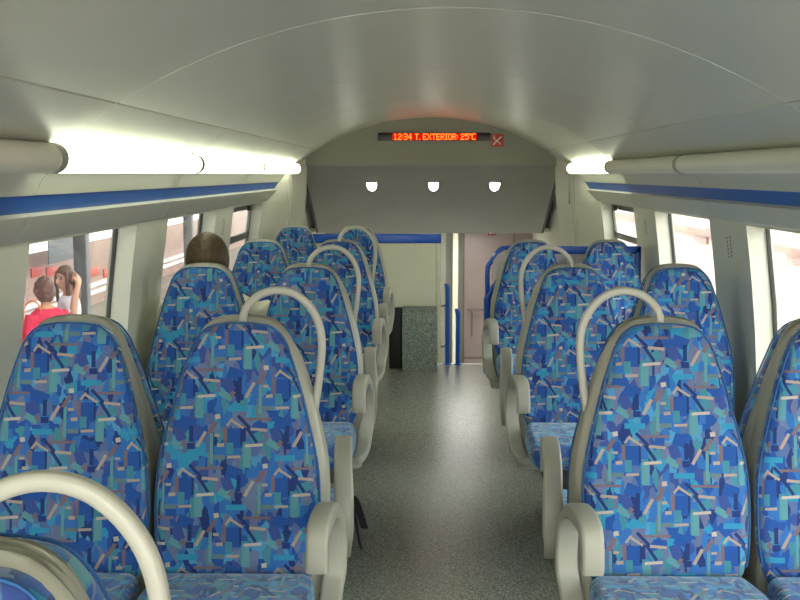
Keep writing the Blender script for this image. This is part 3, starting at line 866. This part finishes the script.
# --- seated passenger, seen from behind over his seat
def seated():
    X, Y = -1.0, 4.85
    t = thing('person', 'seated person with short dark brown hair and cream shirt, seen from behind', 'person', (X, Y, 0))
    hd = Vector((-.035, .225, 1.212)); rot = Matrix.Rotation(math.radians(6), 3, 'Z')
    tors = [((0, .31, .56), .165, .10, 0), ((0, .30, .62), .165, .105, 0), ((0, .275, .72), .150, .10, 0), ((0, .25, .84), .165, .105, .05), ((0, .232, .94), .185, .105, .1), ((0, .222, 1.01), .185, .088, .1), ((0, .215, 1.05), .12, .065, .1), ((0, .212, 1.075), .062, .055, 0)]
    arms = {s: [(s*.185, .225, 1.0), (s*.232, .26, .88), (s*.240, .31, .77), (s*.19, .43, .705), (s*.135, .53, .665)] for s in (-1, 1)}
    legs = {s: [(s*.09, .33, .615), (s*.105, .52, .62), (s*.11, .73, .61), (s*.11, .765, .53), (s*.11, .755, .33), (s*.11, .755, .10)] for s in (-1, 1)}
    g = Geo(); torso_geo(g, tors); g.tube([(0, .212, 1.04), (-.02, .222, 1.09), (-.03, .228, 1.15)], [.058, .052, .05], 16)
    head_geo(g, hd, rot)
    for s in (-1, 1):
        limb(g, arms[s], [.052, .046, .041, .036, .027]); limb(g, legs[s], [.085, .08, .062, .058, .052, .036])
        hand_geo(g, arms[s][-1], (-.25*s, 1, -.25), (0, -.2, -1), -s, .35)
        shoe(g, (legs[s][-1][0], legs[s][-1][1], .086), (0, 1, 0))
    link('body', remesh(g, 'body', M['skin'], .007), t)
    face_parts(t, hd, rot)
    g = Geo(); torso_geo(g, tors[:-1], .010)
    for s in (-1, 1): limb(g, arms[s][:-1]+[Vector(arms[s][-1])-Vector((-.03*s, .06, -.02))], [.062, .054, .048, .042, .036], .004)
    g.tube([(0, .214, 1.055), (0, .216, 1.085)], [.075, .064], 18)
    link('shirt', remesh(g, 'shirt', M['cream'], .009), t)
    g = Geo(); torso_geo(g, [((0, .31, .555), .172, .115, 0), ((0, .305, .62), .172, .115, 0), ((0, .295, .66), .17, .115, 0)], .006)
    for s in (-1, 1): limb(g, legs[s], [.096, .09, .072, .068, .062, .058], .004)
    link('trousers', remesh(g, 'trousers', M['jeans'], .010), t)
    for s in (-1, 1):
        g = Geo(); shoe(g, (legs[s][-1][0], legs[s][-1][1], .088), (0, 1, 0)); 
        g.v = [((x-s*.11)*1.12+s*.11, (y-.77)*1.06+.77, z*1.1) for x, y, z in g.v]
        g.build('shoe', M['black'], t)
    # hair cap
    g = Geo(); rings = []
    rnd = random.Random(3)
    nu, nv = 56, 26
    for i in range(nv+1):
        th = PI*(.012+.70*i/nv); ring = []
        for k in range(nu):
            ph = 2*PI*k/nu
            fr = max(0, math.sin(ph))          # front of the head
            tt = th*(1-.42*fr*1.0)
            r = 1.11+.018*math.sin(ph*9+i)*math.sin(i*1.3)+rnd.uniform(-.012, .012)
            x = .080*math.sin(tt)*math.cos(ph)*r*1.10; y = .095*math.sin(tt)*math.sin(ph)*r; z = .115*math.cos(tt)*r*.95
            if z < 0 and y < 0: y *= 1-.2*(-z/.115)
            ring.append(hd+rot@Vector((x, y, z)))
        rings.append(ring)
    g.loft(rings); 
    link('hair', remesh(g, 'hair', M['hair'], .005, 1), t)
seated()

# --- standing people on the platform
def standing(name_label, loc, rz, H, torso_mat, top_len, arms, hands, head_rot, hair_fn, trous, hairmat, head_off=(0, .02, 0)):
    k = H/1.7
    t = thing('person', name_label, 'person', loc, rz)
    hd = Vector((head_off[0], head_off[1], 1.585+head_off[2]))
    tors = [((0, 0, .86), .150, .105, 0), ((0, 0, .95), .165, .112, 0), ((0, 0, 1.06), .138, .095, 0), ((0, .005, 1.18), .150, .10, 0), ((0, 0, 1.30), .172, .105, 0), ((0, -.005, 1.385), .165, .085, 0), ((0, -.008, 1.43), .10, .06, 0), ((0, -.005, 1.455), .058, .052, 0)]
    legs = {s: [(s*.088, 0, .90), (s*.095, .01, .70), (s*.10, .025, .50), (s*.10, .005, .28), (s*.10, -.01, .09)] for s in (-1, 1)}
    S_ = lambda p: Vector(p)*k
    def sc(g): g.v = [(x*k, y*k, z*k) for x, y, z in g.v]; return g
    g = Geo(); torso_geo(g, tors); g.tube([(0, -.006, 1.42), (hd.x*.4, .002, 1.47), (hd.x*.8, hd.y-.012, 1.53)], [.055, .05, .05], 16)
    head_geo(g, hd, head_rot)
    for s in (-1, 1):
        limb(g, arms[s], [.050, .043, .040, .034, .025]); limb(g, legs[s], [.085, .072, .054, .052, .035])
        hand_geo(g, arms[s][-1], *hands[s][:2], -s, hands[s][2]); shoe(g, (s*.10, -.01, .088), (0, 1, 0))
    link('body', remesh(sc(g), 'body', M['skin'], .007), t)
    f0 = len(t.children)
    n0 = set(bpy.data.objects)
    face_parts(t, hd*k, head_rot, k)
    g = Geo(); torso_geo(g, [q for q in tors[1:-1]] if top_len else tors[2:-1], .010)
    for s in (-1, 1):
        a = arms[s]; e = [a[0], a[1], a[2]] + ([a[3], Vector(a[3]).lerp(Vector(a[4]), .8)] if top_len else [])
        limb(g, e, [.062, .052, .048, .042, .036][:len(e)], .003)
    link('top', remesh(sc(g), 'top', torso_mat, .009), t)
    g = Geo(); torso_geo(g, [((0, 0, .84), .152, .110, 0), ((0, 0, .95), .168, .115, 0), ((0, 0, 1.03), .150, .104, 0)], .006)
    for s in (-1, 1): limb(g, legs[s], [.094, .082, .066, .064, .060], .003)
    link('trousers', remesh(sc(g), 'trousers', trous, .010), t)
    for s in (-1, 1):
        g = Geo(); shoe(g, (s*.10, -.01, .090), (0, 1, 0)); g.v = [((x-s*.1)*1.12+s*.1, y*1.06, z*1.1) for x, y, z in g.v]; sc(g).build('shoe', M['black'], t)
    g = Geo(); hair_fn(g, hd, head_rot); link('hair', remesh(sc(g), 'hair', hairmat, .007, 1), t)
    return t
def cap(g, hd, rot, r0=1.1, ext=.68, frontcut=.5, bumps=.03, seed=1):
    rnd = random.Random(seed); rings = []; nu, nv = 40, 20
    for i in range(nv+1):
        th = PI*(.012+ext*i/nv); ring = []
        for q in range(nu):
            ph = 2*PI*q/nu; tt = th*(1-frontcut*max(0, math.sin(ph))**.7); r = r0+bumps*math.sin(ph*6+i*.9)+rnd.uniform(-bumps, bumps)*.6
            ring.append(hd+rot@Vector((.076*math.sin(tt)*math.cos(ph)*r, .096*math.sin(tt)*math.sin(ph)*r, .116*math.cos(tt)*r)))
        rings.append(ring)
    g.loft(rings)
def hair_short(g, hd, rot): cap(g, hd, rot, 1.17, .74, .5, .055, 2)
def hair_long(g, hd, rot):
    cap(g, hd, rot, 1.10, .66, .52, .012, 4)
    for s in (-1, 1):
        p = [Vector((s*.060, .045, .07)), Vector((s*.078, .050, .0)), Vector((s*.080, .045, -.09)), Vector((s*.082, .035, -.19)), Vector((s*.075, .03, -.25))]
        g.tube(smoothpath([hd+rot@q for q in p], 4), [.018]*6+[.02]*6+[.018, .016, .013, .010, .006], 10)
    for s in (-1, -.55, 0, .55, 1):
        p = [Vector((s*.072, -.045-.04*(1-abs(s)), .03)), Vector((s*.080, -.06-.03*(1-abs(s)), -.06)), Vector((s*.085, -.075, -.15)), Vector((s*.075, -.085, -.25))]
        g.tube(smoothpath([hd+rot@q for q in p], 4), [.028]*8+[.026, .022, .018, .014, .008], 10)
PZ = -1.0
m = at(45, 300, 10.15)
arm_rel = {s: [(s*.178, 0, 1.375), (s*.225, -.01, 1.24), (s*.245, -.015, 1.11), (s*.225, .08, .98), (s*.175, .19, .93)] for s in (-1, 1)}
man = standing('person in a pink-red jumper with curly reddish brown hair on the platform', (at(47, 320, 10.1).x, 10.1, PZ), math.radians(62), 1.66, M['pink'], True, arm_rel,
    {s: ((-.3*s, 1, -.1), (0, 0, -1), .9) for s in (-1, 1)}, Matrix.Rotation(math.radians(-8), 3, 'Z'), hair_short, M['jeans'], M['hair2'])
arm_w = {1: [(.165, 0, 1.375), (.22, -.02, 1.26), (.25, -.03, 1.13), (.19, .06, 1.03), (.10, .15, 1.02)],
         -1: [(-.165, 0, 1.375), (-.235, -.02, 1.31), (-.30, -.03, 1.27), (-.225, -.055, 1.42), (-.14, -.085, 1.53)]}
wom = standing('woman with long brown hair and white top on the platform, one arm raised', (at(69, 310, 10.75).x, 10.75, PZ), math.radians(108), 1.72, M['whitetop'], False, arm_w,
    {1: ((-.6, .6, .1), (0, -.2, -1), .6), -1: ((.6, -.1, .75), (.5, .6, 0), .6)}, Matrix.Rotation(math.radians(38), 3, 'Z'), hair_long, M['black'], M['hair3'])
# orange bag held by the person in pink
p = at(33, 322, 9.98)
t = thing('shoulder_bag', 'small orange bag carried by the person in the pink-red jumper', 'bag', (p.x, p.y, p.z-.11))
g = Geo(); g.loft([[(x, y, z) for x, y in rrect(w, d_, .03, 4)] for z, w, d_ in ((-.12, .08, .035), (-.11, .11, .05), (0, .12, .055), (.09, .11, .045), (.12, .09, .02))]); g.build('body', M['orange'], t)
g = Geo(); g.tube(smoothpath([(-.09, 0, .10), (-.07, 0, .24), (0, 0, .30), (.07, 0, .24), (.09, 0, .10)]), .008, 8); g.build('strap', M['orange'], t)

# ------------------------------------------------------------------ outside: station on both sides
slab('ground_platform_left', M['concrete'], -6.6, -1.62, -8, 46, -1.25, PZ)
def out_struct(name, g, mat, smooth=0): return struct(g.build(name, mat, smooth=smooth))
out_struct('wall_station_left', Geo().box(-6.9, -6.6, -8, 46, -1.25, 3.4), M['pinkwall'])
out_struct('roof_shade_canopy', Geo().box(-6.9, -1.75, -8, 46, 3.25, 3.4), M['greywall'])  # unseen roof, put in to darken the left platform
g = Geo(); g.box(-6.6, -6.45, 8, 46, .30, .43); out_struct('trim_8', g, M['tube'])
g = Geo(); g.box(-6.6, -6.5, 8, 46, -.76, -.69); g.box(-6.6, -6.5, 8, 46, -.62, -.55); out_struct('trim_9', g, M['rail'])
def column(px, X, w, lab):
    lat = X-CX; u = (px-421)/F; Y = lat/u
    t = thing('platform_post', lab, 'post', (X, Y, PZ), 0, 'dark posts on the platform')
    Geo().box(-w, w, -w, w, 0, 4.24, bev=.02).build('shaft', M['greywall'], t); Geo().box(-w*1.6, w*1.6, -w*1.6, w*1.6, 0, .12, bev=.01).build('base', M['greywall'], t)
column(79.5, -5.2, .10, 'dark post on the platform right of the woman in white')
column(188, -5.2, .10, 'dark post on the platform seen through the window by the dark-haired head')
def poster(px, py, w, h, X, mat, lab, nm='wall_sign', cat='sign'):
    u = (px-421)/F; Y = (X-CX)/u; p = at(px, py, Y)
    o = Geo().box(X-.02, X-.002, Y-w/2, Y+w/2, p.z-h/2, p.z+h/2, bev=.004).build(nm, mat); return tag(o, lab, cat, 'signs on the station wall')
poster(34, 272, .55, .16, -6.578, M['signred'], 'red square on the station wall, left edge of the left window')
poster(49.5, 271, .6, .16, -6.578, M['signred'], 'red square on the station wall above the pink jumper')
poster(92, 272, .8, .18, -6.578, M['signred'], 'red square on the station wall right of the dark post')
poster(107, 272, .8, .18, -6.578, M['signred'], 'red square on the station wall at the right edge of the left window')
hb = poster(62, 249, 1.6, .40, -6.2, M['greywall'], 'dark hanging board above the woman in white', 'hanging_sign', 'sign')
for q in (-.6, .6): Geo().tube([(-6.2, hb.data.vertices[0].co.y+.8+q, .7), (-6.2, hb.data.vertices[0].co.y+.8+q, 3.25)], .02, 8).build('hanger', M['greywall'], hb)
poster(73.5, 252, .75, .16, -6.578, M['tube'], 'white emissive box beside the dark hanging board', 'wall_white_box', 'lamp')
poster(40, 238, 1.1, .11, -6.578, M['tube'], 'white emissive strip at the top left of the left window', 'wall_white_box', 'lamp')
# right side: open air, pale wall in daylight
slab('ground_right', M['concrete'], 1.62, 40, -8, 60, -1.6, -1.4)
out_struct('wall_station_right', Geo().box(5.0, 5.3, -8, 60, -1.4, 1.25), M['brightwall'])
g = Geo(); g.box(4.9, 5.0, -8, 60, .50, .60); out_struct('trim_10', g, M['pinkwall'])
u = (700-421)/F
def poster_r(px, py, w, h, X, mat, lab, nm='wall_sign', cat='sign'):
    u = (px-421)/F; Y = (X-CX)/u; p = at(px, py, Y)
    o = Geo().box(X-.03, X+.02, Y-w/2, Y+w/2, p.z-h/2, p.z+h/2, bev=.01).build(nm, mat); return tag(o, lab, cat, 'signs on the right station wall')
poster_r(700, 235, .9, .28, 4.98, plastic('brown_box', (170, 140, 138), .6), 'brownish box sign on the sunlit wall, seen through the middle right window')
poster_r(778, 254, .7, .24, 4.98, M['rail'], 'white panel on the sunlit wall, seen through the right-edge window')
poster_r(796, 256, .5, .22, 4.98, plastic('rose_box', (190, 150, 146), .6), 'rose-brown box beside the white panel, right-edge window')

# ------------------------------------------------------------------ light
w = bpy.data.worlds.new('world'); SC.world = w; w.use_nodes = True
bg = w.node_tree.nodes['Background']; bg.inputs[0].default_value = (1.0, .97, .92, 1); bg.inputs[1].default_value = 7.2
sun = bpy.data.lights.new('sun', 'SUN'); sun.energy = 1.5; sun.angle = .05; sun.color = (1, .95, .9)
so = bpy.data.objects.new('sun', sun); COL.objects.link(so); so.rotation_euler = Vector((.5, .35, -.8)).to_track_quat('-Z', 'Y').to_euler()
vl = bpy.data.lights.new('vestibule_fill', 'AREA'); vl.energy = 9; vl.size = .5; vl.color = (1, .95, .9)  # unseen fill added to brighten the far door
vo = bpy.data.objects.new('vestibule_fill', vl); COL.objects.link(vo); vo.location = (.3, 11.2, 1.04)

for yy in (2, 10, 18, 26, 34):  # unseen area lights added to brighten the left platform
    cl = bpy.data.lights.new('platform_fill', 'AREA'); cl.shape = 'RECTANGLE'; cl.size = .6; cl.size_y = 7; cl.energy = 45; cl.color = (1, .96, .95)
    o = bpy.data.objects.new('platform_fill', cl); COL.objects.link(o); o.location = (-3.6, yy, 3.2)
vs = SC.view_settings
SC.display_settings.display_device = 'sRGB'
vs.view_transform = 'Standard'; vs.look = 'None'; vs.gamma = 1; vs.use_curve_mapping = False; vs.exposure = 0.55
SC.cycles.use_denoising = True
SC.cycles.max_bounces = 10; SC.cycles.diffuse_bounces = 6; SC.cycles.transparent_max_bounces = 12
